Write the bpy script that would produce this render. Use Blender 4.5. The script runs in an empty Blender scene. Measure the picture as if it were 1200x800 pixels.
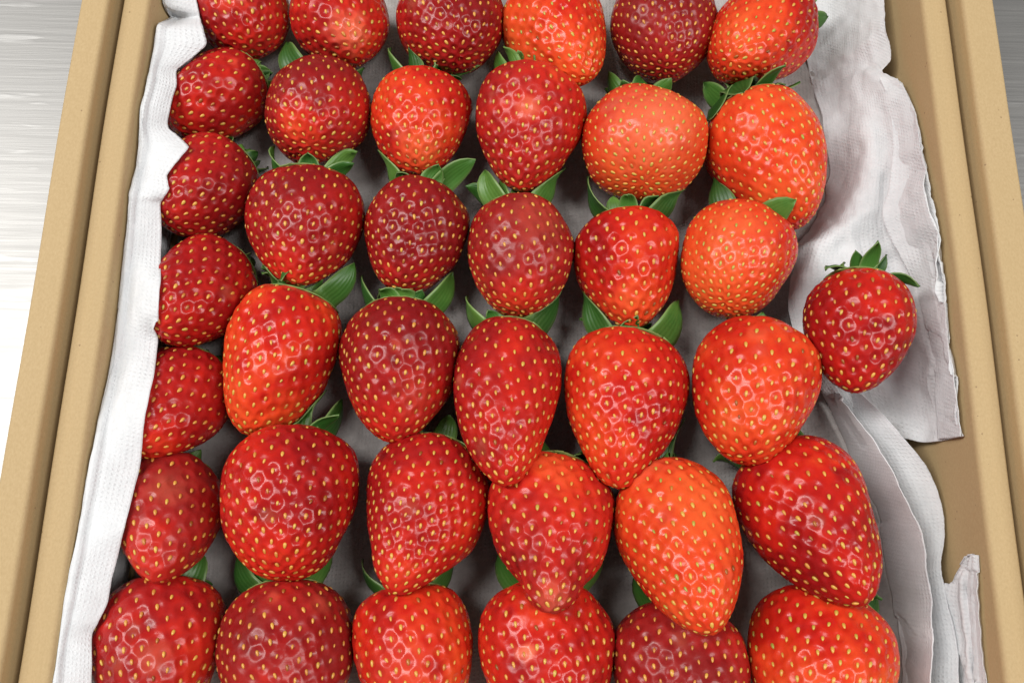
import bpy, bmesh, math, random
import numpy as np

# ------------------------------------------------------------------ camera, light, exposure
scene = bpy.context.scene
COL = scene.collection
MM = 0.001

cam_d = bpy.data.cameras.new('camera')
cam = bpy.data.objects.new('camera', cam_d); COL.objects.link(cam)
from mathutils import Matrix, Vector
cam.matrix_world = (Matrix.Translation((0.0, -0.0804952, 0.3243669))
                    @ Matrix.Rotation(math.radians(15.05), 4, 'X') @ Matrix.Rotation(math.radians(1.08), 4, 'Z'))
cam_d.sensor_width = 36.0; cam_d.lens = 30.0
cam_d.clip_start = 0.01; cam_d.clip_end = 50.0
scene.camera = cam

world = bpy.data.worlds.new('World'); scene.world = world
world.use_nodes = True
bg = world.node_tree.nodes['Background']
bg.inputs[0].default_value = (0.96, 0.98, 1.0, 1.0); bg.inputs[1].default_value = 0.15   # even room light

def tube_lamp(name, loc, size_x, size_y, watts, col, aim):
    d = bpy.data.lights.new(name, 'AREA'); d.shape = 'RECTANGLE'
    d.size = size_x; d.size_y = size_y; d.energy = watts; d.color = col
    o = bpy.data.objects.new(name, d); COL.objects.link(o)
    o.location = loc
    o.rotation_euler = (Vector(aim) - Vector(loc)).to_track_quat('-Z', 'Y').to_euler()
    return o
# two ceiling fluorescent fixtures running away from the viewer, one each side
tube_lamp('ceiling_lamp', (-1.00, 0.25, 1.50), 0.34, 1.3, 35.0, (1.0, 0.98, 0.95), (0, 0.25, 0))
tube_lamp('ceiling_lamp', (1.10, -0.25, 1.50), 0.30, 1.3, 26.0, (1.0, 0.98, 0.95), (0, -0.2, 0))

vs = scene.view_settings
vs.view_transform = 'Standard'; vs.look = 'None'; vs.exposure = -0.02; vs.gamma = 1.0
vs.use_curve_mapping = False
scene.render.engine = 'CYCLES'
scene.cycles.max_bounces = 8
scene.cycles.use_denoising = True

rng = np.random.RandomState(11)
random.seed(5)

# ------------------------------------------------------------------ helpers
def tag(o, label=None, cat=None, group=None, kind=None):
    if label: o['label'] = label
    if cat: o['category'] = cat
    if group: o['group'] = group
    if kind: o['kind'] = kind
    return o

def empty(name, loc):
    o = bpy.data.objects.new(name, None); COL.objects.link(o)
    o.location = loc; o.empty_display_size = 0.01
    return o

def mesh_obj(name, V, F, mat, parent=None, smooth=True, attrs=None, uv=None):
    """V in metres (n,3); F (m,4) or (m,3) int array"""
    V = np.asarray(V, np.float32); F = np.asarray(F, np.int32)
    me = bpy.data.meshes.new(name)
    n, m, k = len(V), len(F), F.shape[1]
    me.vertices.add(n); me.vertices.foreach_set('co', V.ravel())
    me.loops.add(m*k); me.loops.foreach_set('vertex_index', F.ravel())
    me.polygons.add(m)
    me.polygons.foreach_set('loop_start', np.arange(0, m*k, k, dtype=np.int32))
    me.polygons.foreach_set('loop_total', np.full(m, k, np.int32))
    me.polygons.foreach_set('use_smooth', np.full(m, smooth, bool))
    me.update(calc_edges=True)
    for an, av in (attrs or {}).items():
        a = me.attributes.new(an, 'FLOAT', 'POINT'); a.data.foreach_set('value', np.asarray(av, np.float32))
    if uv is not None:
        l = me.uv_layers.new(name='UVMap')
        l.data.foreach_set('uv', np.asarray(uv, np.float32)[F.ravel()].ravel())
    me.materials.append(mat)
    o = bpy.data.objects.new(name, me); COL.objects.link(o)
    if parent is not None: o.parent = parent
    return o

def trig_noise(P, scale, seed, octs=3):
    r = np.random.RandomState(seed); out = np.zeros(len(P)); amp = 1.0
    for o in range(octs):
        for _ in range(4):
            d = r.normal(size=3); d /= np.linalg.norm(d)
            out += amp*np.sin(P @ d*(2*math.pi/scale)*r.uniform(.7, 1.3) + r.uniform(0, 6.28))
        scale *= .5; amp *= .55
    return out/3.2

# ------------------------------------------------------------------ materials
def new_mat(name):
    m = bpy.data.materials.new(name); m.use_nodes = True
    nt = m.node_tree; return m, nt, nt.nodes['Principled BSDF']
def node(nt, t, **kw):
    n = nt.nodes.new(t)
    for k, v in kw.items(): setattr(n, k, v)
    return n
def ramp(nt, stops, src):
    r = node(nt, 'ShaderNodeValToRGB'); e = r.color_ramp.elements
    e[0].position, e[0].color = stops[0][0], (*stops[0][1], 1)
    e[1].position, e[1].color = stops[-1][0], (*stops[-1][1], 1)
    for p, c in stops[1:-1]:
        x = e.new(p); x.color = (*c, 1)
    nt.links.new(src, r.inputs[0]); return r
def noise(nt, vec, scale, detail=3, rough=.55):
    n = node(nt, 'ShaderNodeTexNoise'); n.inputs['Scale'].default_value = scale
    n.inputs['Detail'].default_value = detail; n.inputs['Roughness'].default_value = rough
    if vec is not None: nt.links.new(vec, n.inputs['Vector'])
    return n
def math_n(nt, op, a, b):
    n = node(nt, 'ShaderNodeMath', operation=op)
    for i, v in enumerate((a, b)):
        if isinstance(v, (int, float)): n.inputs[i].default_value = v
        else: nt.links.new(v, n.inputs[i])
    return n.outputs[0]
def mix_c(nt, fac, a, b, mode='MIX'):
    n = node(nt, 'ShaderNodeMix', data_type='RGBA', blend_type=mode)
    for s, v in ((n.inputs[0], fac), (n.inputs[6], a), (n.inputs[7], b)):
        if isinstance(v, (int, float)): s.default_value = v
        elif isinstance(v, tuple): s.default_value = (*v, 1)
        else: nt.links.new(v, s)
    return n.outputs[2]

def make_flesh():
    m, nt, p = new_mat('strawberry_flesh')
    tc = node(nt, 'ShaderNodeTexCoord').outputs['Object']
    a = node(nt, 'ShaderNodeAttribute', attribute_name='ripe').outputs['Fac']
    pa = node(nt, 'ShaderNodeAttribute', attribute_name='pale').outputs['Fac']
    du = node(nt, 'ShaderNodeAttribute', attribute_name='dull').outputs['Fac']
    fine = noise(nt, tc, 420, 4, .6).outputs['Fac']
    t = math_n(nt, 'ADD', a, math_n(nt, 'MULTIPLY', math_n(nt, 'SUBTRACT', fine, .5), .22))
    c = ramp(nt, [(0.0, (.19, .004, .006)), (.28, (.33, .0075, .0075)), (.52, (.52, .016, .008)),
                  (.76, (.66, .052, .013)), (1.0, (.73, .095, .022))], t).outputs[0]
    c = mix_c(nt, pa, c, (.74, .20, .11))
    sp = noise(nt, tc, 1500, 2, .6).outputs['Fac']
    c = mix_c(nt, math_n(nt, 'MULTIPLY', du, math_n(nt, 'ADD', sp, .0)), c, (.48, .10, .075))
    nt.links.new(c, p.inputs['Base Color'])
    rr = math_n(nt, 'ADD', math_n(nt, 'MULTIPLY', du, .35), math_n(nt, 'ADD', math_n(nt, 'MULTIPLY', noise(nt, tc, 160, 3).outputs['Fac'], .18), math_n(nt, 'MULTIPLY', noise(nt, tc, 38, 2).outputs['Fac'], .14)))
    nt.links.new(math_n(nt, 'ADD', rr, .10), p.inputs['Roughness'])
    p.inputs['IOR'].default_value = 1.345
    p.inputs['Subsurface Weight'].default_value = .08
    p.inputs['Subsurface Radius'].default_value = (1.0, .22, .12)
    p.inputs['Subsurface Scale'].default_value = .0022
    p.inputs['Coat Weight'].default_value = .0; p.inputs['Coat Roughness'].default_value = .08
    b = node(nt, 'ShaderNodeBump'); b.inputs['Strength'].default_value = .16; b.inputs['Distance'].default_value = .0004
    nt.links.new(noise(nt, tc, 900, 3).outputs['Fac'], b.inputs['Height']); nt.links.new(b.outputs[0], p.inputs['Normal'])
    return m

def make_seed():
    m, nt, p = new_mat('strawberry_seed')
    a = node(nt, 'ShaderNodeAttribute', attribute_name='tone').outputs['Fac']
    c = ramp(nt, [(0.0, (.26, .075, .012)), (.3, (.50, .18, .03)), (.6, (.66, .34, .06)), (.8, (.54, .37, .06)), (1.0, (.34, .33, .05))], a)
    nt.links.new(c.outputs[0], p.inputs['Base Color'])
    p.inputs['Roughness'].default_value = .33
    return m

def make_leaf():
    m, nt, p = new_mat('sepal_green')
    tc = node(nt, 'ShaderNodeTexCoord')
    uv = node(nt, 'ShaderNodeUVMap', uv_map='UVMap').outputs[0]
    r = node(nt, 'ShaderNodeObjectInfo').outputs['Random']
    base = ramp(nt, [(0, (.016, .070, .011)), (.4, (.032, .125, .016)), (.75, (.07, .20, .028)), (1, (.15, .29, .05))],
                math_n(nt, 'ADD', math_n(nt, 'MULTIPLY', r, .85), math_n(nt, 'MULTIPLY', noise(nt, tc.outputs['Object'], 300).outputs['Fac'], .25))).outputs[0]
    sx = node(nt, 'ShaderNodeSeparateXYZ'); nt.links.new(uv, sx.inputs[0])
    edge = math_n(nt, 'ABSOLUTE', math_n(nt, 'SUBTRACT', sx.outputs[1], .5), 0)
    vein = node(nt, 'ShaderNodeTexWave'); vein.wave_type = 'BANDS'; vein.bands_direction = 'Y'
    vein.inputs['Scale'].default_value = 2.2; vein.inputs['Distortion'].default_value = 1.2
    nt.links.new(uv, vein.inputs['Vector'])
    c = mix_c(nt, math_n(nt, 'MULTIPLY', vein.outputs['Fac'], .14), base, (.10, .22, .05))
    c = mix_c(nt, math_n(nt, 'MULTIPLY', math_n(nt, 'POWER', math_n(nt, 'MULTIPLY', edge, 2.0), 9.0), .7), c, (.28, .40, .14))
    geo = node(nt, 'ShaderNodeNewGeometry').outputs['Backfacing']
    c = mix_c(nt, math_n(nt, 'MULTIPLY', geo, .45), c, (.20, .30, .10))
    base_end = math_n(nt, 'POWER', math_n(nt, 'SUBTRACT', 1.0, sx.outputs[0]), 5.0)
    c = mix_c(nt, math_n(nt, 'MULTIPLY', base_end, .6), c, (.32, .38, .12))
    nt.links.new(c, p.inputs['Base Color'])
    p.inputs['Roughness'].default_value = .42
    b = node(nt, 'ShaderNodeBump'); b.inputs['Strength'].default_value = .2; b.inputs['Distance'].default_value = .0003
    nt.links.new(vein.outputs['Fac'], b.inputs['Height']); nt.links.new(b.outputs[0], p.inputs['Normal'])
    tr = node(nt, 'ShaderNodeBsdfTranslucent'); nt.links.new(c, tr.inputs[0])
    mx = node(nt, 'ShaderNodeMixShader'); mx.inputs[0].default_value = .22
    nt.links.new(p.outputs[0], mx.inputs[1]); nt.links.new(tr.outputs[0], mx.inputs[2])
    nt.links.new(mx.outputs[0], nt.nodes['Material Output'].inputs[0])
    return m

def make_card():
    m, nt, p = new_mat('kraft_cardboard')
    tc = node(nt, 'ShaderNodeTexCoord').outputs['Object']
    mp = node(nt, 'ShaderNodeMapping'); mp.inputs['Scale'].default_value = (1, .6, 1); nt.links.new(tc, mp.inputs[0])
    n1 = noise(nt, mp.outputs[0], 1500, 4, .65).outputs['Fac']
    n2 = noise(nt, tc, 25, 3).outputs['Fac']
    c = ramp(nt, [(.25, (.40, .283, .143)), (.5, (.45, .323, .17)), (.75, (.495, .365, .20))], n1).outputs[0]
    c = mix_c(nt, math_n(nt, 'MULTIPLY', n2, .5), c, (.43, .305, .145))
    v = node(nt, 'ShaderNodeTexVoronoi'); v.inputs['Scale'].default_value = 260; nt.links.new(tc, v.inputs['Vector'])
    sp = math_n(nt, 'LESS_THAN', v.outputs['Distance'], .085)
    sel = math_n(nt, 'GREATER_THAN', noise(nt, tc, 130, 1).outputs['Fac'], .56)
    c = mix_c(nt, math_n(nt, 'MULTIPLY', math_n(nt, 'MULTIPLY', sp, sel), .6), c, (.17, .10, .05))
    nt.links.new(c, p.inputs['Base Color']); p.inputs['Roughness'].default_value = .72
    p.inputs['Specular IOR Level'].default_value = .3
    b = node(nt, 'ShaderNodeBump'); b.inputs['Strength'].default_value = .25; b.inputs['Distance'].default_value = .0003
    fl = node(nt, 'ShaderNodeTexWave'); fl.wave_type = 'BANDS'; fl.bands_direction = 'Y'; fl.inputs['Scale'].default_value = 42
    fl.inputs['Distortion'].default_value = .6; nt.links.new(tc, fl.inputs['Vector'])
    nt.links.new(math_n(nt, 'ADD', n1, math_n(nt, 'MULTIPLY', fl.outputs['Fac'], .35)), b.inputs['Height']); nt.links.new(b.outputs[0], p.inputs['Normal'])
    return m

def make_paper(name='paper_towel_white', lo=(.86, .875, .89), hi=(.92, .93, .945)):
    m, nt, p = new_mat(name)
    tc = node(nt, 'ShaderNodeTexCoord').outputs['Object']
    uv = node(nt, 'ShaderNodeUVMap', uv_map='UVMap').outputs[0]      # millimetres on the sheet
    mp = node(nt, 'ShaderNodeMapping'); nt.links.new(uv, mp.inputs[0])
    mp.inputs['Rotation'].default_value = (0, 0, math.radians(38))
    sx = node(nt, 'ShaderNodeSeparateXYZ'); nt.links.new(mp.outputs[0], sx.inputs[0])
    a = math_n(nt, 'SINE', math_n(nt, 'MULTIPLY', sx.outputs[0], 3.3), 0)
    b_ = math_n(nt, 'SINE', math_n(nt, 'MULTIPLY', sx.outputs[1], 2.6), 0)
    emb = math_n(nt, 'MULTIPLY', math_n(nt, 'MAXIMUM', math_n(nt, 'MULTIPLY', a, b_), 0), math_n(nt, 'MULTIPLY', noise(nt, tc, 70, 2).outputs['Fac'], 1.6))
    fib = noise(nt, tc, 1400, 4, .7).outputs['Fac']
    h = math_n(nt, 'ADD', math_n(nt, 'MULTIPLY', math_n(nt, 'POWER', emb, 1.6), .38), math_n(nt, 'MULTIPLY', fib, .55))
    c = ramp(nt, [(.3, lo), (.7, hi)], noise(nt, tc, 300, 4).outputs['Fac']).outputs[0]
    nt.links.new(c, p.inputs['Base Color']); p.inputs['Roughness'].default_value = .9
    p.inputs['Specular IOR Level'].default_value = .15
    bm_ = node(nt, 'ShaderNodeBump'); bm_.inputs['Strength'].default_value = .8; bm_.inputs['Distance'].default_value = .0008
    nt.links.new(h, bm_.inputs['Height']); nt.links.new(bm_.outputs[0], p.inputs['Normal'])
    tr = node(nt, 'ShaderNodeBsdfTranslucent'); nt.links.new(c, tr.inputs[0])
    mx = node(nt, 'ShaderNodeMixShader'); mx.inputs[0].default_value = .28
    nt.links.new(p.outputs[0], mx.inputs[1]); nt.links.new(tr.outputs[0], mx.inputs[2])
    nt.links.new(mx.outputs[0], nt.nodes['Material Output'].inputs[0])
    return m

def make_steel():
    m, nt, p = new_mat('brushed_steel')
    tc = node(nt, 'ShaderNodeTexCoord').outputs['Object']
    mp = node(nt, 'ShaderNodeMapping'); nt.links.new(tc, mp.inputs[0])
    mp.inputs['Rotation'].default_value = (0, 0, math.radians(14)); mp.inputs['Scale'].default_value = (12, 420, 1)
    br = noise(nt, mp.outputs[0], 1.0, 5, .65).outputs['Fac']
    mp2 = node(nt, 'ShaderNodeMapping'); nt.links.new(tc, mp2.inputs[0])
    mp2.inputs['Rotation'].default_value = (0, 0, math.radians(20)); mp2.inputs['Scale'].default_value = (22, 160, 1)
    sc = noise(nt, mp2.outputs[0], 1.0, 3, .5).outputs['Fac']
    scr = ramp(nt, [(.60, (0, 0, 0)), (.68, (1, 1, 1))], sc).outputs[0]
    cl = noise(nt, tc, 9, 4, .6).outputs['Fac']
    c = mix_c(nt, math_n(nt, 'MULTIPLY', cl, .5), (.34, .335, .325), (.41, .405, .395))
    c = mix_c(nt, math_n(nt, 'MULTIPLY', scr, .35), c, (.60, .595, .585))
    nt.links.new(c, p.inputs['Base Color']); p.inputs['Metallic'].default_value = 1.0
    nt.links.new(math_n(nt, 'ADD', math_n(nt, 'MULTIPLY', br, .22), math_n(nt, 'ADD', math_n(nt, 'MULTIPLY', cl, .14), .36)), p.inputs['Roughness'])
    b = node(nt, 'ShaderNodeBump'); b.inputs['Strength'].default_value = .25; b.inputs['Distance'].default_value = .0004
    nt.links.new(math_n(nt, 'ADD', br, math_n(nt, 'MULTIPLY', scr, .3)), b.inputs['Height']); nt.links.new(b.outputs[0], p.inputs['Normal'])
    return m

SHADE_PAPER = make_paper('paper_towel_painted_shade', (.50, .47, .455), (.62, .59, .575))    # white towel, its colour darkened to paint in the shade between the strawberries
FLESH, SEED, LEAF, CARD, PAPER, STEEL = make_flesh(), make_seed(), make_leaf(), make_card(), make_paper(), make_steel()

# ------------------------------------------------------------------ the setting: steel table top
def prism_y(name, prof, y0, y1, mat, parent=None, ny=1, wob=0.0):
    """profile (x,z) in mm extruded along y, closed with end caps"""
    prof = np.array(prof); n = len(prof); ys = np.linspace(y0, y1, ny+1)
    V = []
    for y in ys:
        dx = wob*math.sin(y*.021+prof[0, 0]) + wob*.5*math.sin(y*.053+1)
        V += [(x+dx, y, z) for x, z in prof]
    me = bpy.data.meshes.new(name); F = []
    for j in range(ny):
        for i in range(n):
            k = (i+1) % n
            F.append((j*n+i, j*n+k, (j+1)*n+k, (j+1)*n+i))
    F.append(tuple(range(n-1, -1, -1))); F.append(tuple(ny*n+i for i in range(n)))
    me.from_pydata((np.array(V)*MM).tolist(), [], F)
    bm = bmesh.new(); bm.from_mesh(me); bmesh.ops.recalc_face_normals(bm, faces=bm.faces); bm.to_mesh(me); bm.free()
    for p in me.polygons: p.use_smooth = len(p.vertices) == 4
    me.set_sharp_from_angle(angle=math.radians(40))
    me.materials.append(mat)
    o = bpy.data.objects.new(name, me); COL.objects.link(o); o.parent = parent
    return o

me = bpy.data.meshes.new('table_top'); bm = bmesh.new()
bmesh.ops.create_cube(bm, size=1.0, matrix=Matrix.Translation((0, 0.2, -.0252)) @ Matrix.Diagonal((2.4, 2.0, .04, 1)))
bm.to_mesh(me); bm.free(); me.materials.append(STEEL)
table = bpy.data.objects.new('table_top', me); COL.objects.link(table); tag(table, kind='structure')

# ------------------------------------------------------------------ the two nested kraft boxes
def wall_profile(xa, xb, z0, z1, ra, rb, seg=6):
    """upright slab xa<xb with rounded top corners ra (at xa) and rb (at xb)"""
    P = [(xa, z0)]
    for i in range(seg+1):
        t = math.pi - i*(math.pi/2)/seg
        P.append((xa+ra+ra*math.cos(t), z1-ra+ra*math.sin(t)))
    for i in range(seg+1):
        t = math.pi/2 - i*(math.pi/2)/seg
        P.append((xb-rb+rb*math.cos(t), z1-rb+rb*math.sin(t)))
    P.append((xb, z0)); return P

def slab_x(name, x0, x1, y0, y1, z0, z1, parent, r=2.0):
    o = prism_y(name, wall_profile(y0, y1, z0, z1, r, r), x0, x1, CARD, parent)
    co = np.zeros(len(o.data.vertices)*3, np.float32); o.data.vertices.foreach_get('co', co)
    co = co.reshape(-1, 3)[:, [1, 0, 2]].copy(); o.data.vertices.foreach_set('co', co.ravel()); o.data.flip_normals(); o.data.update()
    return o

BY0, BY1 = -190, 215
ib = empty('cardboard_box', (0, 0, 0))
tag(ib, 'inner kraft cardboard box lined with paper towel and filled with strawberries', 'box')
prism_y('side_wall', wall_profile(-147.9, -138.0, .1, 48, 1.0, 1.9), BY0, BY1, CARD, ib, 60, .35)
prism_y('side_wall', wall_profile(152.0, 161.3, .1, 48, 1.9, 1.0), BY0, BY1, CARD, ib, 60, .35)
slab_x('end_wall', -137.6, 151.6, BY1-10, BY1, .1, 47.5, ib)
slab_x('end_wall', -137.6, 151.6, BY0, BY0+10, .1, 47.5, ib)
prism_y('floor_panel', [(-147.5, -1.8), (-147.5, 0), (161.0, 0), (161.0, -1.8)], BY0, BY1, CARD, ib)
ob = empty('cardboard_tray', (0, 0, -.004))
tag(ob, 'outer kraft cardboard tray nested tightly around the strawberry box', 'box')
for xa, xb, ra, rb in ((-160.6, -150.3, 1.2, 1.7), (163.6, 175.4, 1.7, 1.2)):
    prism_y('side_wall', wall_profile(xa, xb, -1, 57.5, ra, rb, 8), BY0-12, BY1+12, CARD, ob, 60, .3)
slab_x('end_wall', -150.2, 163.3, BY1+1.5, BY1+12, 2.1, 57, ob)
slab_x('end_wall', -150.2, 163.3, BY0-12, BY0-1.5, 2.1, 57, ob)
prism_y('floor_panel', [(-150.2, -1.0), (-150.2, 2.0), (163.5, 2.0), (163.5, -1.0)], BY0-11, BY1+11, CARD, ob)

# ------------------------------------------------------------------ strawberry shapes
# x, y, z of the middle (mm), width, length, heading, tilt of the tip above level (degrees), taper, tip stretch, tip sharpness
SHAPES = {
    '0a': (-111.4, 134.53, 23.49, 38.18, 37.15, 18.2, 14.0, 0.35, 1.1, 0.82),
    '0b': (-69.52, 129.49, 25.75, 40.1, 37.56, 28.7, 26.0, 0.45, 1.25, 0.82),
    '0c': (-26.4, 129.22, 26.22, 42.72, 38.34, 9.9, 20.0, 0.35, 1.15, 0.82),
    '0d': (17.32, 124.2, 26.84, 40.79, 50.96, 18.8, 18.0, 0.48, 1.25, 1.0),
    '0e': (57.99, 128.72, 26.19, 43.02, 40.76, -4.5, 16.0, 0.35, 1.1, 0.82),
    '0f': (94.07, 124.76, 28.65, 40.62, 53.61, -38.1, 28.0, 0.4, 1.2, 0.82),
    '1a': (-120.32, 98.11, 22.41, 34.08, 40.73, -41.5, 20.0, 0.3, 1.1, 0.82),
    '1b': (-77.7, 88.53, 25.82, 41.74, 38.45, 4.6, 24.0, 0.3, 1.1, 0.82),
    '1c': (-37.89, 85.03, 24.56, 39.71, 41.24, -0.7, 13.0, 0.4, 1.15, 0.82),
    '1d': (4.6, 80.5, 27.91, 45.25, 47.89, -4.3, 13.0, 0.5, 1.35, 1.1),
    '1e': (49.34, 77.61, 27.14, 46.6, 40.07, -1.0, 24.0, 0.12, 1.0, 0.82),
    '1f': (97.51, 71.9, 26.33, 44.38, 54.74, 16.3, 6.0, 0.4, 1.2, 0.82),
    '2a': (-119.68, 56.78, 24.11, 36.55, 40.99, -28.3, 24.0, 0.35, 1.1, 0.82),
    '2b': (-78.78, 38.8, 27.35, 43.89, 45.11, 0.2, 16.0, 0.48, 1.25, 1.1),
    '2c': (-37.44, 37.75, 24.96, 40.16, 41.65, -5.7, 15.0, 0.38, 1.15, 0.82),
    '2d': (1.98, 31.11, 25.47, 41.56, 43.52, 0.7, 15.0, 0.3, 1.1, 0.82),
    '2e': (42.37, 26.58, 25.34, 40.55, 43.17, -2.9, 14.0, 0.45, 1.25, 0.95),
    '2f': (81.43, 29.42, 29.46, 42.13, 40.72, -17.5, 26.0, 0.32, 1.1, 0.82),
    '2g': (119.83, 0.68, 38.88, 36.32, 43.7, -13.3, 12.0, 0.4, 1.2, 1.1),
    '3a': (-116.21, 13.96, 26.62, 37.38, 44.3, -19.6, 38.0, 0.38, 1.2, 0.82),
    '3b': (-84.12, -10.4, 25.29, 41.75, 54.25, -12.1, 8.0, 0.35, 1.2, 0.85),
    '3c': (-40.28, -14.44, 28.98, 45.21, 49.79, 0.2, 20.0, 0.45, 1.25, 0.95),
    '3d': (-1.71, -25.29, 33.27, 39.62, 63.78, -0.6, 28.0, 0.42, 1.35, 1.05),
    '3e': (39.35, -27.26, 30.43, 45.56, 56.79, -7.6, 22.0, 0.48, 1.35, 1.12),
    '3f': (83.65, -20.84, 34.19, 45.06, 50.31, -15.4, 24.0, 0.38, 1.15, 0.82),
    '4a': (-120.58, -26.65, 25.73, 35.44, 43.33, -17.3, 38.0, 0.38, 1.2, 0.82),
    '4b': (-74.5, -61.28, 29.61, 47.49, 49.7, 4.7, 22.0, 0.32, 1.1, 0.82),
    '4c': (-29.88, -64.47, 29.97, 42.83, 54.69, -13.4, 28.0, 0.48, 1.3, 1.12),
    '4d': (14.45, -70.47, 37.04, 42.12, 56.17, -0.1, 40.0, 0.5, 1.45, 1.05),
    '4e': (57.82, -73.44, 37.83, 41.38, 60.32, 11.7, 36.0, 0.42, 1.3, 1.05),
    '4f': (102.79, -65.11, 35.13, 45.55, 58.81, 18.1, 36.0, 0.5, 1.25, 1.05),
    '5a': (-116.03, -67.78, 28.02, 37.45, 46.61, 14.9, 44.0, 0.5, 1.3, 1.05),
    '5b': (-71.77, -109.67, 27.81, 43.7, 46.37, 12.0, 26.0, 0.3, 1.05, 0.82),
    '5c': (-29.61, -109.83, 27.03, 41.04, 45.34, 10.1, 26.0, 0.38, 1.15, 0.82),
    '5d': (13.05, -108.92, 29.13, 45.55, 45.6, -1.0, 30.0, 0.35, 1.15, 0.82),
    '5e': (56.4, -113.83, 28.23, 44.05, 43.66, -8.8, 32.0, 0.35, 1.1, 0.82),
    '5f': (101.28, -110.93, 30.43, 46.86, 49.19, -22.5, 30.0, 0.38, 1.15, 0.82),
    '5g': (-113.64, -109.39, 27.98, 42.67, 45.5, 9.1, 30.0, 0.35, 1.15, 0.82),
}
PHI = np.linspace(0, math.pi, 400)
def profile(k, pt, q, neck=0.0):
    a = -np.cos(PHI); a = np.where(a > 0, a*pt, a); w = PHI/math.pi; w = w*w*(3-2*w)
    r = np.abs(np.sin(PHI))**(.54+(q-.54)*w)*(1-k*((1-np.cos(PHI))/2)**1.15)
    a = (a-a.min())/(a.max()-a.min())-.5
    if neck: r = r*(1-neck*np.exp(-((a-.27)/.11)**2))
    return a, r/(2*r.max())
def axes(h, e):
    h, e = math.radians(h), math.radians(e)
    ax = np.array([math.sin(h)*math.cos(e), -math.cos(h)*math.cos(e), math.sin(e)])
    s = np.cross(ax, [0, 0, 1.0]); s /= np.linalg.norm(s); n = np.cross(s, ax)
    return s, n, ax
BODY = {}
for k_, v in SHAPES.items():
    a, r = profile(v[7], v[8], v[9]); BODY[k_] = (np.array(v[:3]), v[3], v[4], axes(v[5], v[6]), a, r)
def inside_depth(P, skip=None):
    """how deep (mm) each point lies in any strawberry, and the outward push direction"""
    best = np.full(len(P), -9.0); push = np.zeros_like(P)
    for k_, (c, W, L, (s, n, ax), a, r) in BODY.items():
        if k_ == skip: continue
        q = P-c
        if (np.abs(q).min(0) > L).any(): continue
        z = q @ ax; qs, qn = q @ s, q @ n; rr = np.hypot(qs, qn)+1e-6
        R = np.interp(z/L, a, r, left=-.05, right=-.05)*W
        d = R-rr
        m = d > best
        best[m] = d[m]; push[m] = ((qs/rr)[:, None]*s+(qn/rr)[:, None]*n)[m]
    return best, push

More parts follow.
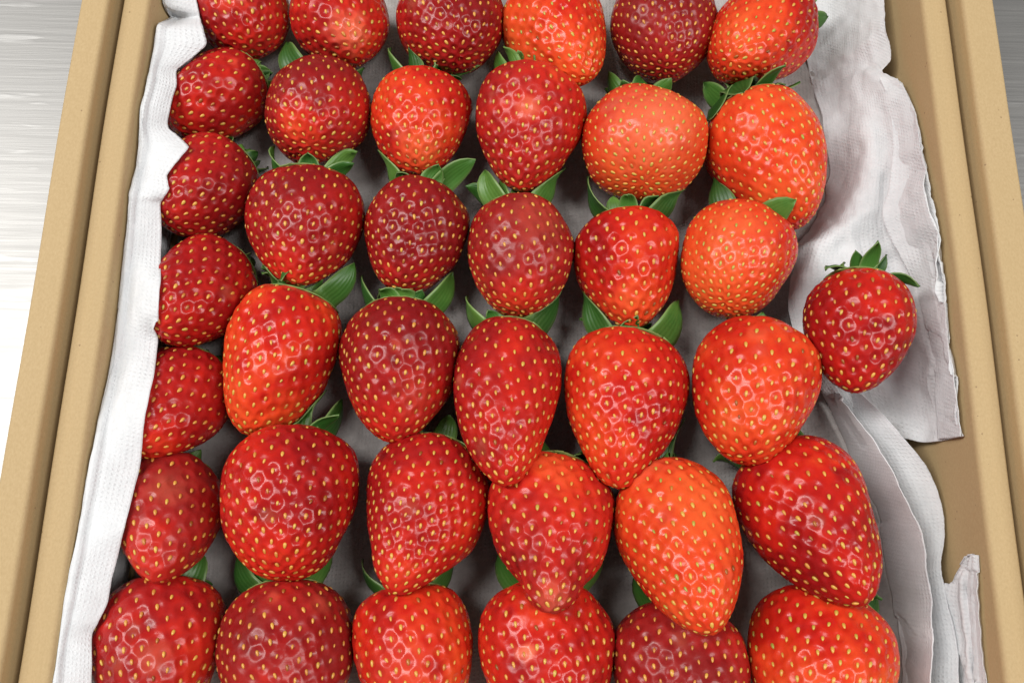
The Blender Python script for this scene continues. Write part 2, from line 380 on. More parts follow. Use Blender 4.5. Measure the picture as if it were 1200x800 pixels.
# look of each one: ripeness (0 dark crimson .. 1 orange), change towards the tip, seed spacing mm, dimple depth,
# dullness, seed tone, patches [(along -.5..+.5, degrees right of top, radius mm, ripeness change, paleness)], label
LOOK = {
    '0a': (0.33, 0, 5.2, 0.5, 0.12, 0.55, [(0.15, 0, 9, 0.35, 0.12)], 'dark red strawberry with a light orange scar in the top left corner'),
    '0b': (0.4, 0.15, 5.4, 0.5, 0.1, 0.55, [(0.46, 0, 9, 0.25, 0.45)], 'dark red strawberry with a pale orange tip, second from left in the top row'),
    '0c': (0.26, 0.05, 4.8, 0.5, 0.14, 0.58, [], 'wrinkled dark red strawberry, third from left in the top row'),
    '0d': (0.82, 0.1, 4.9, 0.5, 0.0, 0.72, [], 'glossy bright orange strawberry in the middle of the top row'),
    '0e': (0.12, 0.0, 4.2, 0.35, 0.28, 0.5, [], 'darkest crimson dull strawberry in the top row, left of the orange one with leaves'),
    '0f': (0.66, 0.35, 4.9, 0.5, 0.06, 0.7, [(-0.2, 40, 16, -0.3, 0)], 'orange and dark red strawberry lying sideways with leaves at right, top right corner'),
    '1a': (0.3, 0.1, 5.0, 0.45, 0.08, 0.55, [(-0.1, -10, 9, 0.2, 0)], 'shiny dark red strawberry against the folded paper, second down in the left column'),
    '1b': (0.2, 0.25, 4.7, 0.4, 0.22, 0.6, [(0.4, -30, 10, 0.4, 0)], 'dull crimson strawberry with an orange lower tip, second row, right of the left column'),
    '1c': (0.56, 0.2, 4.8, 0.45, 0.06, 0.6, [(0.42, 5, 11, 0.2, 0.1)], 'bright red strawberry with an orange glossy lower end, third in the second row'),
    '1d': (0.4, 0.05, 5.0, 0.5, 0.2, 0.6, [(0.05, 0, 5, 0.2, 0.45)], 'red heart shaped strawberry with a pale bruise, centre of the second row'),
    '1e': (0.74, 0.3, 4.2, 0.22, 0.04, 0.76, [(0.2, 0, 22, 0.05, 0.34)], 'round pale pinkish orange strawberry with two pointed sepals above it'),
    '1f': (0.74, 0.1, 4.7, 0.4, 0.02, 0.74, [(-0.15, 60, 6, -0.25, 0)], 'large orange strawberry with big curled green sepals at its upper left'),
    '2a': (0.16, 0.1, 4.7, 0.45, 0.12, 0.5, [], 'dark crimson strawberry tucked under the notched paper edge, third in the left column'),
    '2b': (0.36, 0.1, 4.9, 0.45, 0.12, 0.58, [], 'red heart shaped strawberry pointing down, third row, above the orange egg shaped one'),
    '2c': (0.18, 0.15, 4.6, 0.45, 0.14, 0.58, [], 'dark crimson strawberry narrowing downwards, third row, second right of the left column'),
    '2d': (0.38, 0.1, 4.9, 0.35, 0.34, 0.62, [(0.3, -35, 4, -0.2, 0.0), (-0.1, 20, 12, 0.05, 0.12)], 'blunt dull pinkish red strawberry in the centre of the third row'),
    '2e': (0.56, 0.1, 5.3, 0.5, 0.04, 0.58, [(0.35, -25, 8, 0.25, 0.05)], 'bright red strawberry with its tip between two large green sepals'),
    '2f': (0.78, 0.15, 4.2, 0.35, 0.02, 0.78, [(0.15, -10, 14, 0.1, 0.12)], 'round bright orange strawberry left of the lone strawberry'),
    '2g': (0.27, 0, 5.0, 0.45, 0.03, 0.6, [], 'small dark red strawberry alone on the crumpled paper towel at right'),
    '3a': (0.28, 0.1, 4.9, 0.5, 0.06, 0.55, [], 'dark red strawberry left of the orange egg shaped one, fourth in left column'),
    '3b': (0.72, 0.1, 5.1, 0.5, 0.02, 0.74, [], 'orange red egg shaped strawberry leaning left beside the left column'),
    '3c': (0.31, 0.35, 5.0, 0.5, 0.14, 0.58, [(0.3, 35, 9, -0.05, 0.08)], 'dark red strawberry with a lighter orange tip, left of the long narrow one'),
    '3d': (0.42, 0.42, 5.0, 0.5, 0.12, 0.6, [], 'long narrow red strawberry pointing down at the centre of the box'),
    '3e': (0.56, 0.1, 5.0, 0.55, 0.02, 0.6, [], 'large glossy red cone shaped strawberry pointing down, right of the centre'),
    '3f': (0.6, 0.1, 5.2, 0.5, 0.02, 0.62, [], 'large broad bright red strawberry directly left of the lone strawberry tip'),
    '4a': (0.26, 0.1, 5.1, 0.45, 0.1, 0.55, [], 'dark red strawberry half under the paper, fifth in the left column'),
    '4b': (0.44, 0.12, 5.1, 0.6, 0.04, 0.58, [], 'big blunt glossy red strawberry with strong white highlights at lower left'),
    '4c': (0.36, 0.1, 4.5, 0.45, 0.1, 0.6, [], 'dark red cone shaped strawberry leaning to the left, below the centre'),
    '4d': (0.42, 0.05, 5.4, 0.6, 0.2, 0.6, [(-0.3, -10, 10, 0.25, 0), (0.47, 0, 6, 0.05, 0.3)], 'lumpy red strawberry with a narrow drawn out tip, bottom centre'),
    '4e': (0.74, 0.05, 4.8, 0.5, 0.0, 0.76, [(-0.42, -20, 10, 0.05, 0.25)], 'long orange red cone shaped strawberry leaning to the right, bottom centre right'),
    '4f': (0.34, 0.1, 5.2, 0.5, 0.03, 0.62, [], 'large dark glossy red strawberry pointing lower right beside layered paper'),
    '5a': (0.38, 0.05, 5.6, 0.4, 0.3, 0.5, [(0.0, 20, 7, 0.05, 0.2)], 'dull bruised red strawberry against the paper, sixth in the left column'),
    '5b': (0.1, 0.1, 4.9, 0.4, 0.26, 0.52, [], 'very dark crimson dull strawberry in the bottom row, second from left'),
    '5c': (0.58, 0.2, 4.9, 0.45, 0.06, 0.62, [(0.2, -10, 12, 0.1, 0.1)], 'bright red strawberry with an orange glossy face, third in the bottom row'),
    '5d': (0.4, 0.05, 5.0, 0.5, 0.1, 0.58, [(0.12, -20, 3.2, 0.2, 0.75)], 'red strawberry with a pale scratch under the drawn out tip, bottom row'),
    '5e': (0.28, 0.05, 4.9, 0.45, 0.28, 0.58, [], 'dusty dark red strawberry below the long leaning orange one, bottom row'),
    '5f': (0.74, 0.1, 4.8, 0.45, 0.02, 0.76, [], 'large orange strawberry in the lower right corner of the bottom row'),
    '5g': (0.4, 0.1, 5.3, 0.45, 0.16, 0.55, [(0.2, 20, 6, 0.0, 0.2)], 'large deep red strawberry in the bottom left corner beside the paper'),
}
# hand-set sepals: (degrees round the stalk from the top, right positive; length; width; start bend; end bend)
SEPALS = {
    '2g': [(-60, 13.5, 4.6, 40, -60), (-6, 12.5, 4.8, 45, 10), (56, 13.5, 4.2, 40, -50), (-32, 9, 4, 40, 30), (27, 9, 4, 40, 60)],
    '1f': [(-60, 19, 11, 85, -150), (-22, 19, 11, 95, -130), (22, 17, 6, 30, -25), (-95, 15, 9, 50, 80), (58, 14, 6, 10, -10), (2, 16, 9, 80, 60)],
    '1e': [(-28, 13, 7, 15, -10), (30, 14, 7, 15, 0)],
    '2e': [(-66, 21.85, 9, 8, 92), (58, 20.7, 9, 8, 92)],
    '3e': [(-60, 23, 9, 8, 92), (-8, 10, 8, 35, 20), (54, 23, 12, 8, 92), (83, 17.25, 9, 8, 92)],
    '3d': [(-68, 20.7, 10, 8, 92), (56, 23, 11, 8, 92)],
    '3c': [(-70, 20.7, 8, 8, 92), (64, 21.85, 10, 8, 92)],
    '2d': [(-56, 18.4, 9, 8, 92), (48, 19.55, 9, 8, 92)],
    '2c': [(55, 20, 8, 50, 10), (-58, 19.55, 8, 8, 92)],
    '4b': [(-74, 19, 9, 8, 92), (74, 19, 9, 8, 92), (8, 18, 9, 60, 75), (50, 17, 5, 30, -10)],
    '4c': [(-74, 19, 9, 8, 92), (74, 19, 9, 8, 92), (45, 13, 7, 40, -60), (-68, 18.4, 8, 8, 92)],
    '4d': [(-74, 19, 9, 8, 92), (74, 19, 9, 8, 92), (-55, 15, 8, 40, -30), (50, 15, 8, 50, -20)],
    '4e': [(-32, 13, 8, 25, 0), (10, 10, 6, 20, 20), (28, 20, 5.5, 70, 0)],
    '4f': [(-10, 12, 7, 30, 50), (15, 10, 6, 20, 30), (-68, 20.7, 9, 8, 92)],
    '5c': [(-74, 19, 9, 8, 92), (74, 19, 9, 8, 92), (40, 17, 7, 50, 30), (15, 15, 7, 55, 40)],
    '5d': [(-74, 19, 9, 8, 92), (74, 19, 9, 8, 92), (-40, 18, 6, 55, 20), (-73, 20.7, 9, 8, 92), (58, 23, 9, 8, 92)],
    '5e': [(-74, 19, 9, 8, 92), (74, 19, 9, 8, 92), (-30, 18, 8, 50, 70)],
    '5f': [(-10, 12, 8, 30, 40), (78, 17.25, 8, 8, 92)],
    '0f': [(68, 16.1, 7, 8, 92), (95, 12, 6, 30, 40), (20, 13, 7, 30, 30)],
    '3b': [(68, 20.7, 9, 8, 92), (80, 15, 8, 30, 60), (-40, 12, 8, 20, 40)],
    '3f': [(-14, 9, 6, 30, 60), (10, 8, 5, 30, 60)],
    '2f': [(-53, 19.55, 9, 8, 92), (35, 17, 8, 0, 10), (70, 14, 8, 10, 20)],
    '2b': [(-68, 19.55, 9, 8, 92), (60, 15, 6, 45, -10)],
    '1b': [(-48, 19.55, 10, 8, 92), (48, 16.1, 8, 8, 92)],
    '1d': [(-68, 18.4, 8, 8, 92), (68, 18.4, 8, 8, 92)],
    '1c': [(-63, 18.4, 9, 8, 92), (50, 15, 8, 45, 20)],
    '5b': [(-72, 19, 9, 8, 92), (70, 19, 9, 8, 92)],
    '5g': [(60, 14, 8, 8, 92)],
}

NU, NV = 190, 112
_bm = bmesh.new(); bmesh.ops.create_icosphere(_bm, subdivisions=2, radius=1.0)
SEED_V = np.array([v.co[:] for v in _bm.verts]); SEED_F = np.array([[v.index for v in f.verts] for f in _bm.faces]); _bm.free()
SEED_V = SEED_V*np.array([1, 1, 1.0]); SEED_V[:, 1] *= 1-.28*SEED_V[:, 0]

def sepal_mesh(pole, s, n, ax, ang, ln, wd, b0, b1, cup, twist, base_r=2.5, wave=.35, curl=0):
    a = math.radians(ang); rad = math.cos(a)*n-math.sin(a)*s; tan = np.cross(ax, rad)
    K, M = 11, 7; p = pole+rad*base_r; V = []; UV = []
    for i in range(K):
        t = i/(K-1); be = math.radians(b0+(b1-b0)*t**1.2+curl*max(0, t-.55)**1.5)
        d = math.cos(be)*rad-math.sin(be)*ax; nn = math.sin(be)*rad+math.cos(be)*ax
        if i: p = p+d*ln/(K-1)
        w = wd*.5*(.45*(1-t)**3+1.32*t**.5*(1-t**2.3)**.8+.012)
        for j in range(M):
            u = 2*j/(M-1)-1; tw = twist*t
            side = tan*math.cos(tw)+nn*math.sin(tw); up = -tan*math.sin(tw)+nn*math.cos(tw)
            V.append(p+side*u*w-up*(cup*w*(u*u-.3))+up*(.35*math.sin(4*t+3*u+ang)*t+.9*wave*abs(u)*math.sin(9*t+ang))); UV.append((t, (u+1)/2))
    F = [(i*M+j, i*M+j+1, (i+1)*M+j+1, (i+1)*M+j) for i in range(K-1) for j in range(M-1)]
    return np.array(V), np.array(F), np.array(UV)

def make_strawberry(key, seed):
    c, W, L, (s, n, ax), _, _ = BODY[key]
    ripe, grad, space, dep, dull, tone, patches, label = LOOK[key]
    dull *= .6; ripe -= .04
    sh = SHAPES[key]; neck = .16 if key == '4d' else (.06 if key in ('3e', '4c') else 0)
    r_ = np.random.RandomState(seed)
    base = np.array([c[0], c[1], 3.0])
    root = empty('strawberry', base*MM)
    tag(root, label, 'strawberry', 'strawberries in the box')
    pa, pr = profile(sh[7], sh[8], sh[9], neck); pa = pa*L; pr = pr*W
    arc = np.concatenate([[0], np.cumsum(np.hypot(np.diff(pa), np.diff(pr)))])
    # slight lopsidedness shared by the flesh and the seeds
    ph = r_.uniform(0, 6.28, 6); bend = r_.uniform(-.05, .05, 2)
    def surf(A, Rr, psi):
        t = A/L
        f = 1+.034*np.sin(2*psi+ph[0])+.028*np.sin(3*psi+ph[1]+4*t)+.022*np.sin(6*t+ph[2]+psi)+.018*np.sin(11*t+ph[3])*np.cos(3*psi+ph[4])+.008*np.sin(7*psi+ph[5]+9*t)
        # drawn-in stalk end
        x = Rr*f*np.sin(psi); y = Rr*f*np.cos(psi)
        z = A+.05*L*np.exp(-(Rr/(.17*W))**2)*(t < 0)
        x = x+bend[0]*W*(t+.1)**2*2; y = y+bend[1]*W*(t+.1)**2*2
        return np.stack([x, y, z], -1)
    def to_world(Q): return Q[..., :1]*(-s)+Q[..., 1:2]*n+Q[..., 2:3]*ax+c
    # flesh grid, finer on the upper side
    sv = np.linspace(0, arc[-1], NV+1)[1:-1]
    gA = np.interp(sv, arc, pa); gR = np.interp(sv, arc, pr)
    u = np.arange(NU)/NU*2*math.pi; psi = u-.55*np.sin(u)
    A2, P2 = np.meshgrid(gA, psi, indexing='ij'); R2 = np.repeat(gR[:, None], NU, 1)
    G = surf(A2.ravel(), R2.ravel(), P2.ravel())
    G = np.concatenate([G, surf(np.array([pa[0], pa[-1]]), np.array([1e-3, 1e-3]), np.array([0., 0.]))])
    m = NV-1; i0 = np.arange(m-1)[:, None]*NU; j = np.arange(NU)[None, :]; j1 = (j+1) % NU
    F = np.stack([i0+j, i0+j1, i0+NU+j1, i0+NU+j], -1).reshape(-1, 4)
    capF = []
    T, B_ = m*NU, m*NU+1
    for q in range(NU):
        capF.append((T, (q+1) % NU, q, q)); capF.append((B_, (m-1)*NU+q, (m-1)*NU+(q+1) % NU, (m-1)*NU+(q+1) % NU))
    # seeds in spirals, evenly by area
    area = np.concatenate([[0], np.cumsum(math.pi*(pr[1:]+pr[:-1])*np.diff(arc))])
    N = int(area[-1]/(space*space*.9))
    tt = (np.arange(N)+.5)/N
    tt = 1-(1-tt)**1.18                             # denser towards the tip
    q = np.interp(tt*area[-1], area, arc)
    q = q+r_.normal(0, .12*space, N)
    keep = (q > .05*arc[-1]) & (q < .995*arc[-1]); q = q[keep]; ids = np.arange(N)[keep]
    spsi = (ids*2.399963+ph[5]+r_.normal(0, .035, len(ids))) % (2*math.pi)
    sA, sR = np.interp(q, arc, pa), np.interp(q, arc, pr)
    spsi = spsi + r_.normal(0, .07*space, len(ids))/np.maximum(sR, 3)
    for _ in range(10):                             # even out the spacing
        S = surf(sA, sR, spsi); dv = S[:, None]-S[None]; ds = np.sqrt((dv**2).sum(2))+1e-6
        loc = space*(1.16-.28*q/arc[-1]); w = np.clip(.5*(loc[:, None]+loc[None])-ds, 0, None); np.fill_diagonal(w, 0)
        mv = (dv/ds[..., None]*w[..., None]).sum(1)*.22
        tp = surf(sA, sR, spsi+.05)-surf(sA, sR, spsi-.05); tp /= np.linalg.norm(tp, axis=1)[:, None]+1e-9
        qa = np.minimum(q+.3, arc[-1]); qb = qa-.6
        ta = surf(np.interp(qa, arc, pa), np.interp(qa, arc, pr), spsi)-surf(np.interp(qb, arc, pa), np.interp(qb, arc, pr), spsi)
        ta /= np.linalg.norm(ta, axis=1)[:, None]+1e-9
        q = np.clip(q+(mv*ta).sum(1), .05*arc[-1], .995*arc[-1])
        spsi = spsi+(mv*tp).sum(1)/np.maximum(sR, 2.5)
        sA, sR = np.interp(q, arc, pa), np.interp(q, arc, pr)
    S = surf(sA, sR, spsi)
    e = .05
    dPs = surf(sA, sR, spsi+e)-surf(sA, sR, spsi-e); dPs /= np.linalg.norm(dPs, axis=1)[:, None]
    q2 = np.minimum(q+.3, arc[-1]); q1 = q2-.6
    dPa = surf(np.interp(q2, arc, pa), np.interp(q2, arc, pr), spsi)-surf(np.interp(q1, arc, pa), np.interp(q1, arc, pr), spsi)
    dPa /= np.linalg.norm(dPa, axis=1)[:, None]
    SN = np.cross(dPs, dPa); SN /= np.linalg.norm(SN, axis=1)[:, None]
    SN *= np.sign((SN*S).sum(1)+1e-9)[:, None]
    # surface normals of the flesh grid
    Gg = G[:m*NU].reshape(m, NU, 3)
    du_ = np.roll(Gg, -1, 1)-np.roll(Gg, 1, 1); dv_ = np.gradient(Gg, axis=0)
    GN = np.cross(du_, dv_).reshape(-1, 3); GN /= np.linalg.norm(GN, axis=1)[:, None]+1e-9
    if (GN*G[:m*NU]).sum() < 0: GN = -GN
    GN = np.concatenate([GN, [[0, 0, -1.0], [0, 0, 1.0]]])
    # dimples
    rim = space*(1.06-.2*q/arc[-1])*.52*r_.uniform(.84, 1.1, len(S)); amp = 1.45*dep*r_.uniform(.55, 1.25, len(S))
    ring = np.zeros(len(G)); near = np.full(len(G), 9.0)
    G32, S32 = G.astype(np.float32), S.astype(np.float32)
    d2 = (G32**2).sum(1)[:, None]+(S32**2).sum(1)[None, :]-2*G32 @ S32.T
    idx = d2.argmin(1); d1 = np.sqrt(np.maximum(d2[np.arange(len(G)), idx], 0))
    t = np.clip(d1/rim[idx], 0, 1)
    h = -amp[idx]*(1-t**2.2)**1.4
    fade = np.clip((np.interp(G[:, 2], pa, arc)/arc[-1]-.02)/.10, 0, 1)
    D = G+GN*(h*fade)[:, None]
    D += GN*(.10*trig_noise(G, 9.0, seed+3, 2))[:, None]
    Wd = to_world(D)
    # colour fields of the fruit, plus dimple shade painted in
    tl = G[:, 2]/L
    rf = ripe+grad*tl+.14*trig_noise(G, 30, seed+7, 3)+.06*trig_noise(G, 7, seed+9, 2)+.10*np.clip((tl-.25)/.25, 0, 1)
    sd_ = np.array([math.cos(ph[4]), math.sin(ph[4]), .3*math.sin(ph[3])]); rf += (.16+.16*max(0, ripe-.6))*(G @ sd_)/(.5*W)
    rf -= .10*np.clip(1-t/.5, 0, 1)  # darker skin round each seed, mostly dimple shade put into the colour
    pale = np.zeros(len(G)); dl = np.clip(dull+.45*dull*trig_noise(G, 14, seed+21, 3), 0, 1)
    # a thin unripe collar below the stalk
    pale += .35*np.clip((-.40-tl)/.08, 0, 1)*r_.uniform(.2, 1)
    marks = [(r_.uniform(-.3, .45), r_.uniform(-75, 75), r_.uniform(1.8, 4.5), r_.choice([-.22, -.15, .12]), r_.choice([0, 0, .16])) for _ in range(r_.randint(2, 6))]
    for (al, deg, rad, dr, dp) in list(patches)+marks:
        aa, rr = al*L, np.interp(al*L, pa, pr); ps = math.radians(deg)
        pc = surf(np.array([aa]), np.array([rr]), np.array([ps]))[0]
        dist = np.linalg.norm(G-pc, axis=1)*(1+.25*trig_noise(G, 7, seed+31, 2))
        wgt = np.clip(1.25-dist/rad, 0, 1); wgt = wgt*wgt*(3-2*wgt)
        rf += dr*wgt; pale += dp*wgt
    quads = F; tris = np.array([[f[0], f[1], f[2]] for f in capF])
    me_o = mesh_mixed('flesh', (Wd-base)*MM, quads, tris, FLESH, root, dict(ripe=np.clip(rf, 0, 1), pale=np.clip(pale, 0, 1), dull=dl))  # ripe: ripeness plus the darker skin round seeds, mostly painted dimple shade
    # seeds: one joined part
    nS = len(S)
    sl = r_.uniform(.82, 1.1, nS)*1.04*(space/5.0)**.5*np.where(r_.rand(nS) < .12, .72, 1); sw = sl*r_.uniform(.46, .58, nS); st = sl*.42
    C0 = S-SN*(amp*.80)[:, None]
    yaw = r_.normal(0, .16, nS)
    t1 = np.cos(yaw)[:, None]*dPa+np.sin(yaw)[:, None]*dPs; t2 = -np.sin(yaw)[:, None]*dPa+np.cos(yaw)[:, None]*dPs
    SV = (C0[:, None]+SEED_V[None, :, :1]*(t1*sl[:, None])[:, None]+SEED_V[None, :, 1:2]*(t2*sw[:, None])[:, None]
          + SEED_V[None, :, 2:]*(SN*st[:, None])[:, None]).reshape(-1, 3)
    SF = (SEED_F[None]+(np.arange(nS)*len(SEED_V))[:, None, None]).reshape(-1, 3)
    tn = np.clip(tone-.06+r_.normal(0, .13, nS)-(r_.rand(nS) < .07)*.4, 0, 1)
    so = mesh_obj('seeds', (to_world(SV)-base)*MM, SF, SEED, root, attrs=dict(tone=np.repeat(tn, len(SEED_V))))
    tag(so, kind='stuff')
    # calyx: a small green cap that carries the sepals
    pole = to_world(surf(np.array([pa[0]]), np.array([.01]), np.array([0.]))[0])-ax*.4
    cv, cf = [pole-ax*1.0], []
    K = 14
    for ring_i, (rr, zz) in enumerate(((1.6, -.9), (3.0, -.1), (3.6, .9))):
        for q_ in range(K):
            an = 2*math.pi*q_/K; k2 = rr*(1+.12*math.sin(5*an+ring_i))
            cv.append(pole+k2*math.cos(an)*s+k2*math.sin(an)*n+ax*zz)
    cv = np.array(cv); cv[:, 2] = np.maximum(cv[:, 2], 1.4)
    cq = [[1+r2*K+q_, 1+r2*K+(q_+1) % K, 1+(r2+1)*K+(q_+1) % K, 1+(r2+1)*K+q_] for r2 in range(2) for q_ in range(K)]
    ct = [[0, 1+(q_+1) % K, 1+q_] for q_ in range(K)]
    uvx = np.full((len(cv), 2), .1)
    cal = mesh_mixed('calyx', (cv-base)*MM, np.array(cq), np.array(ct), LEAF, root, {}, uvx)
    # sepals
    specs = [(*x, True) for x in SEPALS.get(key, [])]
    for q_ in range(10):
        up = q_ < 7
        ang = (-88, -60, -34, -2, 31, 59, 88)[q_]+r_.uniform(-10, 10) if up else (130, 180, 230)[q_-7]+r_.uniform(-12, 12)
        dmin = min([abs((ang-x[0]+180) % 360-180) for x in specs if x[-1]] or [999])
        if dmin < 20: continue
        if up: specs.append((ang, r_.uniform(15, 21)*(.82 if abs(ang) < 42 else 1.08)*(.62 if c[0] < -100 or key in ('3f', '2g') else 1), r_.uniform(8.5, 12)*(.7 if c[0] < -100 or key in ('3f', '2g') else 1), r_.uniform(-5, 30), r_.uniform(55, 105), False))
        else: specs.append((ang, r_.uniform(10, 15), r_.uniform(7, 10), r_.uniform(0, 30), r_.uniform(20, 80), False))
    for (ang, ln, wd, b0, b1, fixed) in specs:
        if fixed: ln, wd = ln*(1.4 if key in ('2g', '1f', '0f') else 1.27), wd*(1.55 if key in ('2g', '1f', '0f') else 1.4)
        best = None
        for tr_ in range(1 if fixed else 14):
            dj = 0 if tr_ == 0 else r_.normal(0, 10); bj = 0 if tr_ == 0 else r_.uniform(-20, 40); lj = 1 if tr_ == 0 else r_.uniform(.75, 1.05)
            V, Fq, UV = sepal_mesh(pole, s, n, ax, ang+dj, ln*lj, wd*(.5+.5*lj), b0+bj*.4, b1+bj, r_.uniform(-.3, .22), r_.normal(0, .4), curl=0 if fixed else r_.choice([0, 60, -260, -420]))
            V[:, 2] = np.maximum(V[:, 2], 1.6)
            dp, pu = inside_depth(V)
            bad = np.clip(dp, 0, None).sum()
            if best is None or bad < best[0]: best = (bad, V, Fq, UV)
            if bad < .5: break
        bad, V, Fq, UV = best
        for _ in range(4):
            dp, pu = inside_depth(V); V = V+pu*np.clip(dp+.25, 0, 4)[:, None]*(dp > -.25)[:, None]
        V[:, 2] = np.maximum(V[:, 2], 1.5)
        # relax kinks left by the push
        K_, M_ = 11, 7; g = V.reshape(K_, M_, 3)
        g2 = g.copy(); g2[1:-1] = .5*g[1:-1]+.25*(g[2:]+g[:-2]); V = g2.reshape(-1, 3)
        o = mesh_obj('sepal', (V-base)*MM, Fq, LEAF, cal, uv=UV)
        sd = o.modifiers.new('thickness', 'SOLIDIFY'); sd.thickness = .00035; sd.offset = 0
    return root

def mesh_mixed(name, V, quads, tris, mat, parent, attrs, uv=None):
    me = bpy.data.meshes.new(name); V = np.asarray(V, np.float32)
    nq, ntr = len(quads), len(tris)
    me.vertices.add(len(V)); me.vertices.foreach_set('co', V.ravel())
    li = np.concatenate([np.asarray(quads).ravel(), np.asarray(tris).ravel()]).astype(np.int32)
    me.loops.add(len(li)); me.loops.foreach_set('vertex_index', li)
    me.polygons.add(nq+ntr)
    ls = np.concatenate([np.arange(nq)*4, nq*4+np.arange(ntr)*3]).astype(np.int32)
    lt = np.concatenate([np.full(nq, 4), np.full(ntr, 3)]).astype(np.int32)
    me.polygons.foreach_set('loop_start', ls); me.polygons.foreach_set('loop_total', lt)
    me.polygons.foreach_set('use_smooth', np.ones(nq+ntr, bool))
    me.update(calc_edges=True)
    for an, av in attrs.items():
        a = me.attributes.new(an, 'FLOAT', 'POINT'); a.data.foreach_set('value', np.asarray(av, np.float32))
    if uv is not None:
        l = me.uv_layers.new(name='UVMap'); l.data.foreach_set('uv', np.asarray(uv, np.float32)[li].ravel())
    me.materials.append(mat)
    o = bpy.data.objects.new(name, me); COL.objects.link(o); o.parent = parent
    return o

# ------------------------------------------------------------------ paper towels
def catmull(P, n):
    P = np.asarray(P, float); m = len(P); t = np.linspace(0, m-1, n); out = []
    for x in t:
        i = min(int(x), m-2); f = x-i
        p0, p1, p2, p3 = P[max(i-1, 0)], P[i], P[i+1], P[min(i+2, m-1)]
        out.append(.5*((2*p1)+(-p0+p2)*f+(2*p0-5*p1+4*p2-p3)*f*f+(-p0+3*p1-3*p2+p3)*f**3))
    return np.array(out)
def creases(P, seed, lam, amp, k=6):
    r = np.random.RandomState(seed); out = np.zeros(len(P))
    for _ in range(k):
        a = r.uniform(0, math.pi); l = lam*r.uniform(.6, 1.6)
        x = (P[:, 0]*math.cos(a)+P[:, 1]*math.sin(a))/l+r.uniform(0, 1)+.15*np.sin(P[:, 0]*.09+P[:, 1]*.07)
        out += np.abs(x % 1-.5)*2-.5
    return out*amp/math.sqrt(k)
def crumple(P, seed, lam):
    r = np.random.RandomState(seed); lo, hi = P[:, :2].min(0), P[:, :2].max(0)
    K = max(4, int(np.prod(hi-lo)/(lam*lam))); C_ = r.uniform(lo, hi, (K, 2))
    d = np.sqrt(((P[:, None, :2]-C_[None])**2).sum(2))*r.uniform(.75, 1.3, K)[None]
    return d.min(1)/lam-.35
def sheet(rows, nr, nc, seed, lam=14, amp=.8, crum=0.0, crum_lam=12, edge_amp=.0, rough_edge=.25, pleat=None):
    rows = np.array(rows)                                    # (rows, cols, 3) mm
    A = np.stack([catmull(rows[:, j], nr) for j in range(rows.shape[1])], 1)
    G = np.stack([catmull(A[i], nc) for i in range(nr)], 0)
    P = G.reshape(-1, 3)
    N = np.cross(np.gradient(G, axis=0), np.gradient(G, axis=1)).reshape(-1, 3)
    N /= np.linalg.norm(N, axis=1)[:, None]+1e-9; N *= np.sign(N[:, 2:]+1e-6)
    h = creases(P, seed, lam, amp)+.25*amp*trig_noise(P, 8, seed+1, 2)
    if crum: h = h+crum*crumple(P+np.stack([trig_noise(P, 25, seed+2, 2)*2]*3, 1), seed+3, crum_lam)+.45*crum*crumple(P, seed+4, crum_lam*.5)
    if pleat:
        cc = np.tile(np.linspace(0, 1, nc), nr); h = h+pleat[1]*np.sin(cc*pleat[0]*2*math.pi+.8*np.sin(P[:, 1]*.05))
    P = P+N*h[:, None]
    # torn, slightly fuzzy free edge
    r = np.random.RandomState(seed+5); last = np.arange(nr)*nc+nc-1
    jit = r.normal(0, 1, (nr, 2)); jit = (jit+np.roll(jit, 1, 0)+np.roll(jit, 2, 0))*.6; P[last, :2] += jit*rough_edge*.6
    for _ in range(3):
        d, pu = inside_depth(P); P = P+np.where(d > -.5, d+.5, 0)[:, None]*(.3*pu+np.array([0, 0, .7]))
    P[:, 2] = np.maximum(P[:, 2], 1.0)
    P[:, 0] = np.clip(P[:, 0], -137.2, 151.2)
    du = np.linalg.norm(np.diff(G, axis=1), axis=2).mean(0); dv = np.linalg.norm(np.diff(G, axis=0), axis=2).mean(1)
    U, Vv = np.meshgrid(np.concatenate([[0], np.cumsum(du)]), np.concatenate([[0], np.cumsum(dv)]))
    uv = np.stack([U.ravel(), Vv.ravel()], 1)
    i = np.arange(nr-1)[:, None]*nc; j = np.arange(nc-1)[None]
    F = np.stack([i+j, i+j+1, i+nc+j+1, i+nc+j], -1).reshape(-1, 4)
    return P, F, uv
def towel(name, label, parts, mat=None):
    """one towel; parts = [(rows, kwargs), ...] the first is the towel itself, more are its folded layers"""
    first = None
    for rows, kw in parts:
        P, F, uv = sheet(rows, **kw)
        if first is None:
            base = np.array([P[:, 0].mean(), P[:, 1].mean(), P[:, 2].min()])
            o = mesh_obj(name, (P-base)*MM, F, mat or PAPER, uv=uv); o.location = base*MM; first = o
            tag(o, label, 'paper towel')
        else:
            o = mesh_obj('folded_layer', (P-base)*MM, F, PAPER, first, uv=uv)
        sd = o.modifiers.new('thickness', 'SOLIDIFY'); sd.thickness = .0003; sd.offset = 0
    return first

